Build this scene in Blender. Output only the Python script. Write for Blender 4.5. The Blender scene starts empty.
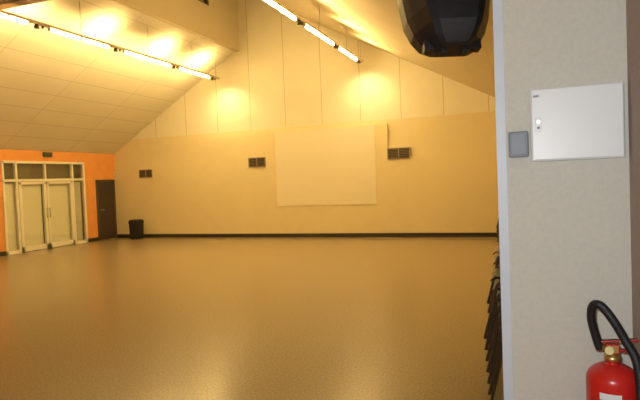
import bpy, bmesh, math, random
from mathutils import Vector, Matrix
random.seed(3)
S = bpy.context.scene
try:
    S.view_settings.view_transform = 'Standard'
    S.view_settings.look = 'None'
except Exception: pass

# ---------------- materials ----------------
def mat(name, col, rough=0.6, metal=0.0, noise=0.0, nscale=20, bump=0.0, bscale=60, emit=None, estr=0, spec=0.5):
    m = bpy.data.materials.new(name); m.use_nodes = True
    nt = m.node_tree; b = nt.nodes['Principled BSDF']
    b.inputs['Base Color'].default_value = (*col, 1)
    b.inputs['Roughness'].default_value = rough
    b.inputs['Metallic'].default_value = metal
    b.inputs['Specular IOR Level'].default_value = spec
    tc = nt.nodes.new('ShaderNodeTexCoord')
    if noise > 0:
        n = nt.nodes.new('ShaderNodeTexNoise'); n.inputs['Scale'].default_value = nscale
        n.inputs['Detail'].default_value = 6
        nt.links.new(tc.outputs['Object'], n.inputs['Vector'])
        r = nt.nodes.new('ShaderNodeValToRGB')
        r.color_ramp.elements[0].position = 0.3; r.color_ramp.elements[1].position = 0.7
        r.color_ramp.elements[0].color = (*[c*(1-noise) for c in col], 1)
        r.color_ramp.elements[1].color = (*[min(1, c*(1+noise)) for c in col], 1)
        nt.links.new(n.outputs['Fac'], r.inputs['Fac'])
        nt.links.new(r.outputs['Color'], b.inputs['Base Color'])
    if bump > 0:
        n2 = nt.nodes.new('ShaderNodeTexNoise'); n2.inputs['Scale'].default_value = bscale
        nt.links.new(tc.outputs['Object'], n2.inputs['Vector'])
        bp = nt.nodes.new('ShaderNodeBump'); bp.inputs['Strength'].default_value = bump
        bp.inputs['Distance'].default_value = 0.01
        nt.links.new(n2.outputs['Fac'], bp.inputs['Height'])
        nt.links.new(bp.outputs['Normal'], b.inputs['Normal'])
    if emit:
        b.inputs['Emission Color'].default_value = (*emit, 1)
        b.inputs['Emission Strength'].default_value = estr
    return m

def seam_mat(name, col, seamcol, sx=None, ox=0, sy=None, oy=0, w=0.02, rough=0.7):
    """panelled surface with thin joints at world spacing sx (X) / sy (Y)"""
    m = mat(name, col, rough)
    nt = m.node_tree; b = nt.nodes['Principled BSDF']
    tc = nt.nodes.new('ShaderNodeTexCoord'); sp = nt.nodes.new('ShaderNodeSeparateXYZ')
    nt.links.new(tc.outputs['Object'], sp.inputs[0])
    def M(op, a, bb=None):
        n = nt.nodes.new('ShaderNodeMath'); n.operation = op
        for i, v in enumerate((a, bb)):
            if v is None: continue
            if isinstance(v, (int, float)): n.inputs[i].default_value = v
            else: nt.links.new(v, n.inputs[i])
        return n.outputs[0]
    masks = []
    for ax, s, o in (('X', sx, ox), ('Y', sy, oy)):
        if s:
            v = M('ADD', sp.outputs[ax], -o); v = M('DIVIDE', v, s)
            v = M('FRACT', v); masks.append(M('LESS_THAN', v, w/s))
    f = masks[0] if len(masks) == 1 else M('MAXIMUM', masks[0], masks[1])
    nz = nt.nodes.new('ShaderNodeTexNoise'); nz.inputs['Scale'].default_value = 1.3
    nt.links.new(tc.outputs['Object'], nz.inputs['Vector'])
    rr = nt.nodes.new('ShaderNodeValToRGB')
    rr.color_ramp.elements[0].color = (*[c*.93 for c in col], 1)
    rr.color_ramp.elements[1].color = (*[min(1, c*1.05) for c in col], 1)
    nt.links.new(nz.outputs['Fac'], rr.inputs['Fac'])
    mx = nt.nodes.new('ShaderNodeMix'); mx.data_type = 'RGBA'
    nt.links.new(f, mx.inputs[0])
    nt.links.new(rr.outputs['Color'], mx.inputs[6]); mx.inputs[7].default_value = (*seamcol, 1)
    nt.links.new(mx.outputs[2], b.inputs['Base Color'])
    return m

M_tan   = mat('paint_tan', (.80, .69, .42), .75, noise=.02, nscale=3, bump=.1, bscale=120)
M_orange= mat('paint_orange', (.76, .33, .09), .7, noise=.05, nscale=4, bump=.15, bscale=120)
M_panel = seam_mat('acoustic_panels', (.82, .77, .60), (.55, .47, .32), sx=1.22, ox=-5.78-1.22*10, w=.02)
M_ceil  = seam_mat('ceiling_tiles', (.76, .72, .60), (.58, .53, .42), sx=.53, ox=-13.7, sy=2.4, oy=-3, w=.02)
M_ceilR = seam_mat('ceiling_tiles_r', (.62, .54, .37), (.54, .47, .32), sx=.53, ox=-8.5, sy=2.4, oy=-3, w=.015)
M_floor = mat('vinyl_floor', (.34, .262, .155), .24, noise=.16, nscale=45, bump=.03, bscale=90)
M_base  = mat('baseboard_dark', (.035, .028, .022), .5, noise=.1)
M_wood  = mat('beam_brown', (.15, .085, .04), .6, noise=.15, nscale=8)
M_plast = mat('wall_roughcast', (.67, .65, .57), .8, noise=.035, nscale=60, bump=.35, bscale=220)
M_trim  = mat('corner_strip', (.64, .69, .76), .45, noise=.02)
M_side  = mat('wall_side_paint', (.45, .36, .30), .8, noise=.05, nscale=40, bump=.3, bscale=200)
M_screen= mat('screen_white', (.86, .79, .60), .7, noise=.01)
M_vent  = mat('vent_dark', (.04, .03, .022), .5, noise=.05)
M_ventf = mat('vent_frame', (.35, .28, .18), .5, noise=.05)
M_black = mat('black_plastic', (.012, .012, .014), .42, noise=.15, nscale=30, bump=.25, bscale=300)
M_grille= mat('black_grille', (.02, .02, .022), .6, metal=.4, noise=.3, nscale=200)
M_door  = mat('dark_door', (.05, .035, .028), .5, noise=.1, nscale=10)
M_frame = mat('frame_cream', (.82, .78, .64), .45, noise=.02)
M_blind = mat('blind_fabric', (.84, .81, .64), .8, noise=.05, nscale=30)
M_night = mat('night_backing', (.14, .12, .08), .7, noise=.1)
M_metal = mat('steel', (.5, .5, .5), .35, metal=.9, noise=.05)
M_white = mat('white_enamel', (.82, .84, .85), .35, noise=.01)
M_grey  = mat('grey_plastic', (.25, .28, .33), .5, noise=.03)
M_red   = mat('extinguisher_red', (.62, .02, .015), .28, noise=.04, nscale=10)
M_brass = mat('brass', (.7, .5, .2), .35, metal=.9, noise=.05)
M_yel   = mat('label_yellow', (.85, .75, .35), .5, noise=.02)
M_chair = mat('chair_shell', (.035, .025, .02), .5, noise=.1)
M_brown = mat('chair_plywood', (.38, .22, .10), .5, noise=.15, nscale=12)
M_track = mat('track_housing', (.55, .45, .30), .4, noise=.03)
M_dark  = mat('track_dark', (.08, .06, .04), .5, noise=.05)
WARM = (1.0, .68, .25)
M_tube  = mat('lamp_tube', (1, .9, .7), .4, emit=WARM, estr=148)
M_exit  = mat('exit_green', (.03, .10, .06), .4, noise=.02)

def glass_mat():
    m = bpy.data.materials.new('pane_glass'); m.use_nodes = True
    nt = m.node_tree; nt.nodes.clear()
    o = nt.nodes.new('ShaderNodeOutputMaterial'); mx = nt.nodes.new('ShaderNodeMixShader')
    t = nt.nodes.new('ShaderNodeBsdfTransparent'); g = nt.nodes.new('ShaderNodeBsdfGlossy')
    t.inputs[0].default_value = (.95, .96, .92, 1); g.inputs['Roughness'].default_value = .05
    mx.inputs[0].default_value = .12
    nt.links.new(t.outputs[0], mx.inputs[1])
    nt.links.new(g.outputs[0], mx.inputs[2]); nt.links.new(mx.outputs[0], o.inputs[0])
    return m
M_glass = glass_mat()

# ---------------- mesh builder ----------------
class B:
    def __init__(s): s.bm = bmesh.new(); s.mats = []
    def mi(s, m):
        if m not in s.mats: s.mats.append(m)
        return s.mats.index(m)
    def _tag(s, vs, m, smooth=False):
        i = s.mi(m); fs = set()
        for v in vs:
            for f in v.link_faces: fs.add(f)
        for f in fs: f.material_index = i; f.smooth = smooth
        return fs
    def box(s, x0, x1, y0, y1, z0, z1, m, bev=0, mtx=None):
        r = bmesh.ops.create_cube(s.bm, size=1); vs = r['verts']
        for v in vs:
            v.co = Vector(((x0+x1)/2+v.co.x*(x1-x0), (y0+y1)/2+v.co.y*(y1-y0), (z0+z1)/2+v.co.z*(z1-z0)))
        if mtx: bmesh.ops.transform(s.bm, matrix=mtx, verts=vs)
        s._tag(vs, m)
        if bev > 0:
            es = list({e for v in vs for e in v.link_edges})
            bmesh.ops.bevel(s.bm, geom=es, offset=bev, segments=3, affect='EDGES', profile=.5)
    def cyl(s, p0, p1, r0, m, r1=None, seg=20, smooth=True):
        p0 = Vector(p0); p1 = Vector(p1); d = p1-p0
        r1 = r0 if r1 is None else r1
        q = d.to_track_quat('Z', 'Y').to_matrix().to_4x4()
        mt = Matrix.Translation((p0+p1)/2) @ q
        r = bmesh.ops.create_cone(s.bm, cap_ends=True, segments=seg, radius1=r0, radius2=r1, depth=d.length, matrix=mt)
        fs = s._tag(r['verts'], m, smooth)
        for f in fs:
            if len(f.verts) > 4: f.smooth = False
    def lathe(s, cx, cy, prof, m, seg=32):
        rings = []
        for r, z in prof:
            rings.append([s.bm.verts.new((cx+r*math.cos(2*math.pi*k/seg), cy+r*math.sin(2*math.pi*k/seg), z)) for k in range(seg)])
        i = s.mi(m)
        for a, b in zip(rings, rings[1:]):
            for k in range(seg):
                f = s.bm.faces.new((a[k], a[(k+1) % seg], b[(k+1) % seg], b[k])); f.material_index = i; f.smooth = True
        f = s.bm.faces.new(rings[0][::-1]); f.material_index = i
        f = s.bm.faces.new(rings[-1]); f.material_index = i
    def loft(s, rings, m, smooth=True):
        R = [[s.bm.verts.new(p) for p in r] for r in rings]; i = s.mi(m); n = len(R[0])
        for a, b in zip(R, R[1:]):
            for k in range(n):
                f = s.bm.faces.new((a[k], a[(k+1) % n], b[(k+1) % n], b[k])); f.material_index = i; f.smooth = smooth
        for f in (s.bm.faces.new(R[0][::-1]), s.bm.faces.new(R[-1])): f.material_index = i
    def tube(s, pts, r, m, seg=10, sub=8):
        P = [Vector(p) for p in pts]; Q = []
        for i in range(len(P)-1):
            a = P[max(i-1, 0)]; b = P[i]; c = P[i+1]; d = P[min(i+2, len(P)-1)]
            for k in range(sub):
                t = k/sub
                Q.append(.5*((2*b)+(-a+c)*t+(2*a-5*b+4*c-d)*t*t+(-a+3*b-3*c+d)*t**3))
        Q.append(P[-1]); rings = []; up = Vector((0.13, .98, .1)).normalized()
        for i, p in enumerate(Q):
            d = (Q[min(i+1, len(Q)-1)]-Q[max(i-1, 0)]).normalized()
            n = (up-d*up.dot(d)).normalized(); b = d.cross(n); up = n
            rings.append([s.bm.verts.new(p+r*(n*math.cos(2*math.pi*k/seg)+b*math.sin(2*math.pi*k/seg))) for k in range(seg)])
        ii = s.mi(m)
        for a, b in zip(rings, rings[1:]):
            for k in range(seg):
                f = s.bm.faces.new((a[k], a[(k+1) % seg], b[(k+1) % seg], b[k])); f.material_index = ii; f.smooth = True
        for rg in (rings[0], rings[-1][::-1]):
            f = s.bm.faces.new(rg); f.material_index = ii
    def prism(s, poly, axis, a0, a1, m):
        def P(p, a): return (p[0], a, p[1]) if axis == 'Y' else ((p[0], p[1], a) if axis == 'Z' else (a, p[0], p[1]))
        A = [s.bm.verts.new(P(p, a0)) for p in poly]; Bv = [s.bm.verts.new(P(p, a1)) for p in poly]
        i = s.mi(m); fs = [s.bm.faces.new(A), s.bm.faces.new(Bv[::-1])]
        n = len(poly)
        for k in range(n): fs.append(s.bm.faces.new((A[k], Bv[k], Bv[(k+1) % n], A[(k+1) % n])))
        for f in fs: f.material_index = i
        return A+Bv
    def done(s, name, parent=None):
        bmesh.ops.recalc_face_normals(s.bm, faces=s.bm.faces[:])
        me = bpy.data.meshes.new(name); s.bm.to_mesh(me); s.bm.free()
        for m in s.mats: me.materials.append(m)
        o = bpy.data.objects.new(name, me); S.collection.objects.link(o)
        if parent: o.parent = parent
        return o
def empty(name, loc=(0, 0, 0)):
    e = bpy.data.objects.new(name, None); e.location = loc; S.collection.objects.link(e); return e

# ---------------- room ----------------
XL, XR, YF, YB = -13.7, .6, 15.95, -3.0
ZE = 2.98; XS = -8.5; SL = (6.12-ZE)/(XS-XL); SR = .53
def zl(x): return ZE+SL*(x-XL)
def zr(x): return 3.82-SR*(x+.72)
ZB = 3.45   # colour break

b = B(); b.box(XL-.4, XR+.3, YB-.2, YF+.2, -.1, 0, M_floor); b.done('floor')

b = B()
xb = XL+(ZB-ZE)/SL; xrb = min(XR, -.72-(ZB-3.82)/SR)
b.prism([(XL-.2, 0), (XR+.2, 0), (XR+.2, zr(XR)), (xrb, ZB), (xb, ZB), (XL-.2, ZE)], 'Y', YF, YF+.2, M_tan)
b.prism([(xb, ZB), (xrb, ZB), (XS, zr(XS)), (XS, zl(XS))], 'Y', YF, YF+.2, M_panel)
b.box(XL, XR, YF-.10, YF, 0, 2.34, M_tan)
b.box(-9.87, -3.74, YF-.10, YF, 2.34, 3.33, M_tan)
b.done('wall_far')

b = B(); b.box(XL, XR, YF-.125, YF-.10, 0, .12, M_base); b.done('baseboard_far')

D0, D1, DZ = 11.37, 14.46, 2.66
b = B()
b.box(XL-.2, XL, YB, D0, 0, ZE, M_orange); b.box(XL-.2, XL, D1, YF, 0, ZE, M_orange)
b.box(XL-.2, XL, D0, D1, DZ, ZE, M_orange)
b.done('wall_left')
b = B(); b.box(XL, XL+.02, YB, D0, 0, .12, M_base); b.box(XL, XL+.02, D1, 14.93, 0, .12, M_base); b.done('baseboard_left')
b = B(); b.box(XR, XR+.2, 2.5, YF, 0, zr(XR), M_tan); b.done('wall_right')
b = B()
b.prism([(XL-.2, 0), (XR+.2, 0), (XR+.2, zr(XR)), (XS, zr(XS)), (XS, zl(XS)), (XL, ZE), (XL-.2, ZE)], 'Y', YB-.2, YB, M_tan); b.done('wall_back')

b = B()
XE = XS-.15
b.prism([(XL-.2, zl(XL-.2)), (XE, zl(XE)), (XE, zl(XE)+.2), (XL-.2, zl(XL-.2)+.2)], 'Y', YB-.2, YF+.2, M_ceil)
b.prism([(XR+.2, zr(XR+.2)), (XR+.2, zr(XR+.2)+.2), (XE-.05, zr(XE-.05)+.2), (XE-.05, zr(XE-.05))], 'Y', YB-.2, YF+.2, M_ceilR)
b.done('ceiling')
# clerestory riser with window openings
b = B()
zt = zr(XS)+.02; W0, W1 = 6.95, 7.6
wins = [(12.5, 14.2), (9.6, 11.3), (6.7, 8.4)]
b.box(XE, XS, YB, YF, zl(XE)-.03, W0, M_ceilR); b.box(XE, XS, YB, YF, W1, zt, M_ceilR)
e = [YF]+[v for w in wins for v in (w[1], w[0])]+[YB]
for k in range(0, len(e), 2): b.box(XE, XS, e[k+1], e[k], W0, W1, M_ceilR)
b.done('wall_clerestory')
for k, (a, c) in enumerate(wins):
    b = B()
    b.box(XS-.12, XS-.10, a, c, W0, W1, M_night)
    for y in (a, (a+c)/2-.03, c-.06): b.box(XS-.10, XS-.03, y, y+.06, W0, W1, M_dark)
    b.box(XS-.10, XS-.03, a, c, W0, W0+.05, M_dark); b.box(XS-.10, XS-.03, a, c, W1-.05, W1, M_dark)
    b.box(XS-.08, XS-.07, a, c, W0, W1, M_glass)
    b.done('window_%d' % (k+1))
# tie beam crossing the hall under the roof
b = B()
zb = 5.36
b.prism([(XL+(zb-ZE)/SL, zb), (-.72-(zb-3.82)/SR, zb), (-.72-(zb+.35-3.82)/SR, zb+.35), (XL+(zb+.35-ZE)/SL, zb+.35)], 'Y', 7.95, 8.2, M_wood)
b.done('tie_beam')

# near partition
b = B()
PY = 2.1; PX = -.092
def quadwall(x0, x1, y0, y1, m):
    b.prism([(x0, 0), (x1, 0), (x1, zr(x1)), (x0, zr(x0))], 'Y', y0, y1, m)
quadwall(PX, XR+.2, PY, PY+.4, M_plast)
b.done('wall_partition')
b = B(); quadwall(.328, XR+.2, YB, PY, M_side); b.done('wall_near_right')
b = B(); b.box(PX-.002, PX+.032, PY-.004, PY, 0, 3.4, M_trim, .001); b.done('trim_1')

# ---------------- glazed double door ----------------
ge = empty('glazed_entrance_door', (XL, (D0+D1)/2, 0))
def L(o):
    o.parent = ge; o.matrix_parent_inverse = Matrix.Translation(ge.location).inverted(); return o
b = B(); fx0, fx1 = XL-.06, XL+.03
for y in (D0, D1-.07): b.box(fx0, fx1, y, y+.07, 0, DZ, M_frame, .006)
for y in (11.80, 13.90): b.box(fx0, fx1, y, y+.07, 0, DZ, M_frame, .006)
b.box(fx0, fx1, 12.84, 12.89, 2.1, DZ, M_frame, .004)
b.box(fx0, fx1, D0, D1, DZ-.07, DZ, M_frame, .006)
b.box(fx0, fx1, D0, D1, 2.06, 2.13, M_frame, .006)
for a, c in ((D0, 11.8), (13.97, D1)): b.box(fx0, fx1, a, c, 0, .10, M_frame, .004)
L(b.done('frame'))
for k, (a, c) in enumerate(((11.88, 12.85), (12.87, 13.89))):
    b = B()
    for y in (a, c-.09): b.box(fx0+.02, fx1+.01, y, y+.09, .015, 2.05, M_frame, .006)
    b.box(fx0+.02, fx1+.01, a, c, .015, .16, M_frame, .006); b.box(fx0+.02, fx1+.01, a, c, 1.97, 2.05, M_frame, .006)
    hy = c-.045 if k == 0 else a+.045
    b.cyl((fx1+.05, hy, .95), (fx1+.05, hy, 1.25), .012, M_metal)
    for z in (.97, 1.23): b.cyl((fx1, hy, z), (fx1+.05, hy, z), .009, M_metal)
    L(b.done('door_leaf_%d' % (k+1)))
b = B()
f = b.bm.faces.new([b.bm.verts.new(p) for p in ((XL-.03, D0+.05, .05), (XL-.03, D1-.05, .05), (XL-.03, D1-.05, DZ-.05), (XL-.03, D0+.05, DZ-.05))]); f.material_index = b.mi(M_glass)
L(b.done('glass'))
b = B()
y = D0+.08
while y < D1-.1:
    if not (12.78 < y < 12.93):
        b.box(-.055, .055, -.002, .002, .08, 2.02, M_blind, 0, Matrix.Translation((XL-.10, y, 0)) @ Matrix.Rotation(math.radians(76 if y < 13.95 else 30), 4, 'Z'))
    y += .105
b.box(XL-.198, XL-.19, D0, D1, 0, DZ, M_night)
L(b.done('vertical_blinds'))

# dark door in left wall
b = B()
b.box(XL, XL+.05, 14.95, 15.02, 0, 2.07, M_dark, .004); b.box(XL, XL+.05, 15.77, 15.84, 0, 2.07, M_dark, .004)
b.box(XL, XL+.05, 14.95, 15.84, 2.0, 2.07, M_dark, .004)
b.box(XL, XL+.03, 15.02, 15.77, .01, 2.0, M_door, .004)
b.cyl((XL+.03, 15.10, 1.03), (XL+.08, 15.10, 1.03), .01, M_metal); b.cyl((XL+.08, 15.10, 1.03), (XL+.08, 15.22, 1.03), .01, M_metal)
b.done('door_1')

b = B(); b.box(XL, XL+.08, 12.82, 13.12, 2.80, 2.94, M_exit, .01); b.box(XL+.08, XL+.085, 12.84, 13.10, 2.82, 2.92, M_dark); b.done('emergency_exit_light')
b = B(); b.box(XL, XL+.02, 11.05, 11.13, 1.1, 1.18, M_white, .003); b.done('light_switch')

# vents
for (x, z, w, h, yy) in ((-8.0, 2.40, .56, .27, YF-.10), (-3.42, 2.44, .62, .28, YF), (-12.3, 2.22, .50, .24, YF-.10)):
    b = B()
    y1 = yy-.001 if yy < YF else YF
    y0 = YF-.13
    b.box(x-w/2, x+w/2, y0+.02, y1, z-h/2, z+h/2, M_vent)
    t = .022
    b.box(x-w/2-t, x+w/2+t, y0, y1, z+h/2, z+h/2+t, M_ventf); b.box(x-w/2-t, x+w/2+t, y0, y1, z-h/2-t, z-h/2, M_ventf)
    for xx in (x-w/2-t, x-.011, x+w/2): b.box(xx, xx+t, y0, y1, z-h/2, z+h/2, M_ventf)
    for k in range(6):
        zz = z-h/2+(k+.5)*h/6
        b.box(x-w/2, x+w/2, y0+.004, y0+.02, zz-.004, zz+.004, M_ventf, 0)
    b.done('ventilation_grille')

# projection screen
b = B()
b.box(-7.34, -4.12, YF-.115, YF-.1005, 1.0, 3.29, M_screen)
b.box(-7.35, -4.11, YF-.118, YF-.1005, .99, 1.003, M_screen, .003)
b.box(-7.35, -4.11, YF-.118, YF-.1005, 3.287, 3.305, M_screen, .003)
b.done('projection_screen')

# ---------------- pendant light tracks ----------------
for (x) in (-8.96, -4.27):
    t = empty('fluorescent_light_track', (x, 11.3, 5.03)); inv = Matrix.Translation(t.location).inverted()
    def P(o): o.parent = t; o.matrix_parent_inverse = inv; return o
    b = B()
    b.box(x-.035, x+.035, 7.3, 15.35, 5.05, 5.11, M_track, .004)
    for y in (7.6, 9.6, 11.9, 13.9, 15.2):
        top = zl(x) if x < XS else zr(x)
        b.cyl((x, y, 5.1), (x, y, top-.002), .006, M_metal, seg=8)
    for y in (8.45, 10.7, 13.0, 15.0):
        b.cyl((x, y-.03, 4.97), (x, y-.03, 5.05), .05, M_dark, .035)
        b.cyl((x, y+.12, 5.0), (x, y+.12, 5.05), .02, M_dark)
    P(b.done('housing'))
    b = B()
    for y0, y1 in ((7.35, 7.75), (7.8, 8.2), (8.75, 9.55), (9.62, 10.42), (10.97, 11.85), (11.92, 12.78), (13.22, 13.95), (14.02, 14.75)):
        b.cyl((x, y0, 5.02), (x, y1, 5.02), .03, M_tube, seg=12)
        b.cyl((x, y0-.03, 5.02), (x, y0, 5.02), .033, M_track, seg=12); b.cyl((x, y1, 5.02), (x, y1+.03, 5.02), .033, M_track, seg=12)
    P(b.done('tubes'))
    sgn = -1 if x < XS else 1
    for y in (8.45, 10.7, 13.0, 14.9):
        ld = bpy.data.lights.new('uplight', 'SPOT'); ld.energy = 115 if x < XS else 75; ld.color = (1, .68, .25); ld.spot_size = math.radians(140); ld.spot_blend = 1; ld.shadow_soft_size = .05
        lo = bpy.data.objects.new('uplight', ld); S.collection.objects.link(lo); lo.location = (x+sgn*.06, y, 5.14)
        lo.rotation_euler = Vector((sgn*.8, 0, 1)).to_track_quat('-Z', 'Y').to_euler(); P(lo)
    ld = bpy.data.lights.new('wall_washer', 'SPOT'); ld.energy = 75; ld.color = (1, .76, .38); ld.spot_size = math.radians(130); ld.spot_blend = 1; ld.shadow_soft_size = .04
    lo = bpy.data.objects.new('wall_washer', ld); S.collection.objects.link(lo); lo.location = (x, 15.15, 4.93)
    lo.rotation_euler = Vector((0, .6, -1)).to_track_quat('-Z', 'Y').to_euler(); P(lo)

# ---------------- waste bin ----------------
b = B()
cx, cy = -12.5, 15.45
def rrect(hw, hd, z, r=.06, n=4):
    out = []
    for sx, sy, a0 in ((1, 1, 0), (-1, 1, 90), (-1, -1, 180), (1, -1, 270)):
        for k in range(n+1):
            a = math.radians(a0+90*k/n); out.append((cx+sx*(hw-r)+r*abs(math.cos(a))*sx, cy+sy*(hd-r)+r*abs(math.sin(a))*sy, z))
    return out
b.loft([rrect(.19, .16, 0), rrect(.20, .175, .54), rrect(.207, .185, .54), rrect(.207, .185, .60), rrect(.19, .165, .65), rrect(.12, .10, .67)], M_black, False)
b.box(cx-.10, cx+.10, cy-.19, cy-.16, .55, .59, M_black, .003)
b.done('waste_bin')

# ---------------- stacked chairs ----------------
def stack(x0, yc, n, name='stacked_chairs', topmat=None):
    b = B()
    for i in range(n):
        dz = i*.085; dx = -i*.004
        X0 = x0+.03+dx; w = .21
        N = 6; mi = b.mi(topmat if (topmat and i >= n-1) else M_chair)
        prof = [(0, .425), (.03, .45), (.20, .435), (.36, .43), (.42, .46), (.45, .58), (.48, .72), (.50, .84)]
        top = []
        for (px, pz) in prof:
            row = []
            for k in range(N+1):
                v = -1+2*k/N
                cz = .018*v*v if px < .4 else 0; cxo = -.03*v*v if px >= .4 else 0
                ww = w*(1-.1*max(0, (px-.4)/.1))
                row.append((X0+px+cxo, yc+v*ww, pz+cz+dz))
            top.append(row)
        A = [[b.bm.verts.new(p) for p in r] for r in top]
        C = [[b.bm.verts.new((p[0]+(.010 if j > 4 else .0), p[1], p[2]-(.014 if j <= 4 else 0.0))) for p in r] for j, r in enumerate(top)]
        fs = []
        for j in range(len(A)-1):
            for k in range(N):
                fs.append(b.bm.faces.new((A[j][k], A[j+1][k], A[j+1][k+1], A[j][k+1])))
                fs.append(b.bm.faces.new((C[j][k], C[j][k+1], C[j+1][k+1], C[j+1][k])))
            fs.append(b.bm.faces.new((A[j][0], C[j][0], C[j+1][0], A[j+1][0]))); fs.append(b.bm.faces.new((A[j][N], A[j+1][N], C[j+1][N], C[j][N])))
        for k in range(N):
            fs.append(b.bm.faces.new((A[0][k], A[0][k+1], C[0][k+1], C[0][k]))); fs.append(b.bm.faces.new((A[-1][k], C[-1][k], C[-1][k+1], A[-1][k+1])))
        for f in fs: f.material_index = mi; f.smooth = True
        for s in (-1, 1):
            yy = yc+s*.23
            b.tube([(X0-.05, yy, dz+.002), (X0+.02, yy, .28+dz), (X0+.05, yy, .41+dz), (X0+.12, yy, .425+dz), (X0+.34, yy, .415+dz), (X0+.42, yy, .36+dz), (X0+.50, yy, .002+dz)], .012, M_dark, seg=8, sub=3)
        b.cyl((X0+.10, yc-.23, .415+dz), (X0+.10, yc+.23, .415+dz), .009, M_dark, seg=8)
        b.cyl((X0+.36, yc-.23, .40+dz), (X0+.36, yc+.23, .40+dz), .009, M_dark, seg=8)
    return b.done(name)
stack(-.27, 4.5, 7); stack(-.29, 5.3, 8, topmat=M_brown); stack(-.68, 14.9, 5)

# ---------------- hanging loudspeaker ----------------
sp = empty('wall_loudspeaker', (-.352, 2.62, 2.59))
b = B()
sec = [(-.185, .0), (-.20, .015), (-.20, .11), (-.185, .15), (-.135, .26), (-.10, .285), (.10, .285), (.135, .26), (.185, .15), (.20, .11), (.20, .015), (.185, .0)]
rg = []
for (yy, kx, kz, oz) in ((-.35, .34, .40, .08), (-.34, .44, .52, .06), (-.31, .62, .70, .03), (-.26, .78, .85, .015), (-.19, .90, .94, 0), (-.08, .98, 1, 0), (.0, 1, 1, 0), (.26, 1, 1, 0), (.31, .93, .93, .01), (.33, .8, .8, .03)):
    rg.append([(px*kx, yy, pz*kz+oz) for px, pz in sec])
b.loft(rg, M_black, False)
b.box(-.15, .15, -.17, .27, -.012, .004, M_grille, .005)
for yy in (-.18, -.09, .0, .09, .18):
    b.box(-.09, .09, yy-.010, yy+.010, .265, .300, M_black, .003)
for sx in (-1, 1):
    b.tube([(sx*.165, -.09, .20), (sx*.205, -.06, .18), (sx*.205, .06, .18), (sx*.165, .09, .20)], .012, M_black, seg=8, sub=4)
    b.box(sx*.10-.022, sx*.10+.022, -.345, -.30, .10, .15, M_black, .006)
    b.box(sx*.045-.016, sx*.045+.016, -.368, -.33, .13, .17, M_black, .006)
cab = b.done('cabinet', sp)
cab.rotation_euler = (math.radians(78), math.radians(0), math.radians(22))
b = B()
b.tube([(.0, -.10, .03), (.14, -.12, .05), (.247, -.10, .05)], .018, M_metal, seg=10)
b.box(.248, .259, -.12, -.02, -.04, .15, M_metal, .003)
b.done('bracket', sp)

# ---------------- electric cabinet ----------------
b = B()
y1, y0 = PY, PY-.045
b.box(.022, .312, y0+.010, y1, 1.785, 2.035, M_white, .004)
b.box(.026, .308, y0, y0+.009, 1.789, 2.031, M_white, .003)
b.box(.038, .056, y0-.004, y0, 1.885, 1.935, M_white, .0018)
b.cyl((.047, y0-.004, 1.92), (.047, y0-.009, 1.92), .006, M_metal)
b.cyl((.047, y0-.004, 1.90), (.047, y0-.007, 1.90), .005, M_grey)
b.box(.032, .05, y0-.001, y0, 2.005, 2.012, M_grey)
b.done('electrical_cabinet')
b = B()
b.box(-.052, .014, PY-.035, PY, 1.803, 1.893, M_grey, .006); b.box(-.044, .006, PY-.040, PY-.034, 1.812, 1.884, M_grey, .002)
b.done('wall_switch_box')

# ---------------- fire extinguisher ----------------
b = B()
ex, ey = .248, 1.965; R = .079
prof = [(R*.86, .62), (R, .635), (R, 1.072)]
for k in range(1, 8):
    a = math.radians(k*11.5); prof.append((R*math.cos(a)*1.0, 1.072+.055*math.sin(a)))
prof += [(.022, 1.132), (.022, 1.14)]
b.lathe(ex, ey, prof, M_red, 40)
b.lathe(ex, ey, [(.026, 1.135), (.026, 1.15), (.018, 1.152), (.018, 1.175)], M_brass, 20)
def band(bb, r, z0, z1, a0, a1, m, n=14):
    i = bb.mi(m); pr = None
    for k in range(n+1):
        a = math.radians(a0+(a1-a0)*k/n); c = (bb.bm.verts.new((ex+r*math.cos(a), ey+r*math.sin(a), z0)), bb.bm.verts.new((ex+r*math.cos(a), ey+r*math.sin(a), z1)))
        if pr: f = bb.bm.faces.new((pr[0], c[0], c[1], pr[1])); f.material_index = i; f.smooth = True
        pr = c
band(b, R+.0008, .76, .99, 215, 300, M_yel); band(b, R+.0014, 1.028, 1.050, 235, 280, M_white); band(b, R+.0014, .80, .83, 222, 293, M_white)
b.box(ex-.02, ex+.02, ey-.02, ey+.02, 1.16, 1.19, M_brass, .004)
r1 = Matrix.Translation((ex, ey, 1.193)) @ Matrix.Rotation(math.radians(-6), 4, 'Y')
b.box(-.035, .074, -.011, .011, .0, .008, M_black, .003, r1)
r2 = Matrix.Translation((ex, ey, 1.17)) @ Matrix.Rotation(math.radians(10), 4, 'Y')
b.box(.0, .074, -.011, .011, .0, .008, M_black, .003, r2)
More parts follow.
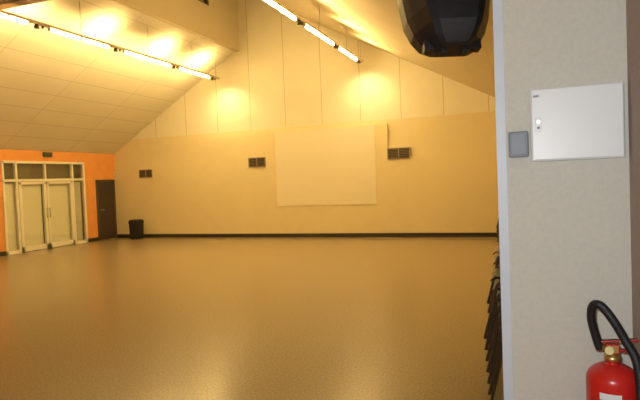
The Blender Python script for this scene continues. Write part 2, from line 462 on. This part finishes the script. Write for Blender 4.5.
b.cyl((ex-.012, ey-.02, 1.174), (ex-.012, ey-.034, 1.174), .013, M_yel)
b.tube([(ex+.02, ey-.015, 1.198), (ex+.035, ey-.03, 1.215), (ex+.03, ey-.03, 1.23), (ex+.015, ey-.02, 1.21)], .002, M_yel, seg=6)
b.cyl((ex-.018, ey, 1.175), (ex-.045, ey, 1.175), .011, M_brass)
b.tube([(ex-.036, ey, 1.17), (ex-.046, ey-.005, 1.205), (ex-.060, ey-.015, 1.27), (ex-.056, ey-.03, 1.315), (ex-.035, ey-.045, 1.32), (ex-.003, ey-.055, 1.278), (ex+.03, ey-.06, 1.215), (ex+.058, ey-.075, 1.15), (ex+.064, ey-.09, 1.02), (ex+.05, ey-.10, .86), (ex+.045, ey-.10, .76)], .0135, M_black, seg=12, sub=8)
b.cyl((ex+.045, ey-.10, .77), (ex+.04, ey-.10, .64), .014, M_black, .022)
b.box(ex-.02, ex+.02, ey+R-.004, PY, .95, 1.03, M_metal, .003)
b.done('fire_extinguisher')

# ---------------- flash of the camera (real lamp) ----------------
ld = bpy.data.lights.new('camera_flash', 'POINT'); ld.energy = 76; ld.color = (.90, .95, 1); ld.shadow_soft_size = .02
lo = bpy.data.objects.new('camera_flash', ld); S.collection.objects.link(lo); lo.location = (-.05, .03, 1.83)

# world
w = bpy.data.worlds.new('night'); S.world = w; w.use_nodes = True
w.node_tree.nodes['Background'].inputs[0].default_value = (.02, .025, .05, 1)
w.node_tree.nodes['Background'].inputs[1].default_value = .3

# ---------------- camera ----------------
cd = bpy.data.cameras.new('camera'); cam = bpy.data.objects.new('camera', cd); S.collection.objects.link(cam)
cd.sensor_width = 36; cd.sensor_fit = 'HORIZONTAL'; cd.lens = 552/640*36; cd.clip_start = .02
r = Vector((.9367, .3478, -.0403)).normalized(); bk = Vector((.3494, -.9364, .0357)); bk = (bk-r*bk.dot(r)).normalized(); u = bk.cross(r)
cam.matrix_world = Matrix(((r.x, u.x, bk.x, 0), (r.y, u.y, bk.y, 0), (r.z, u.z, bk.z, 1.75), (0, 0, 0, 1)))
S.camera = cam
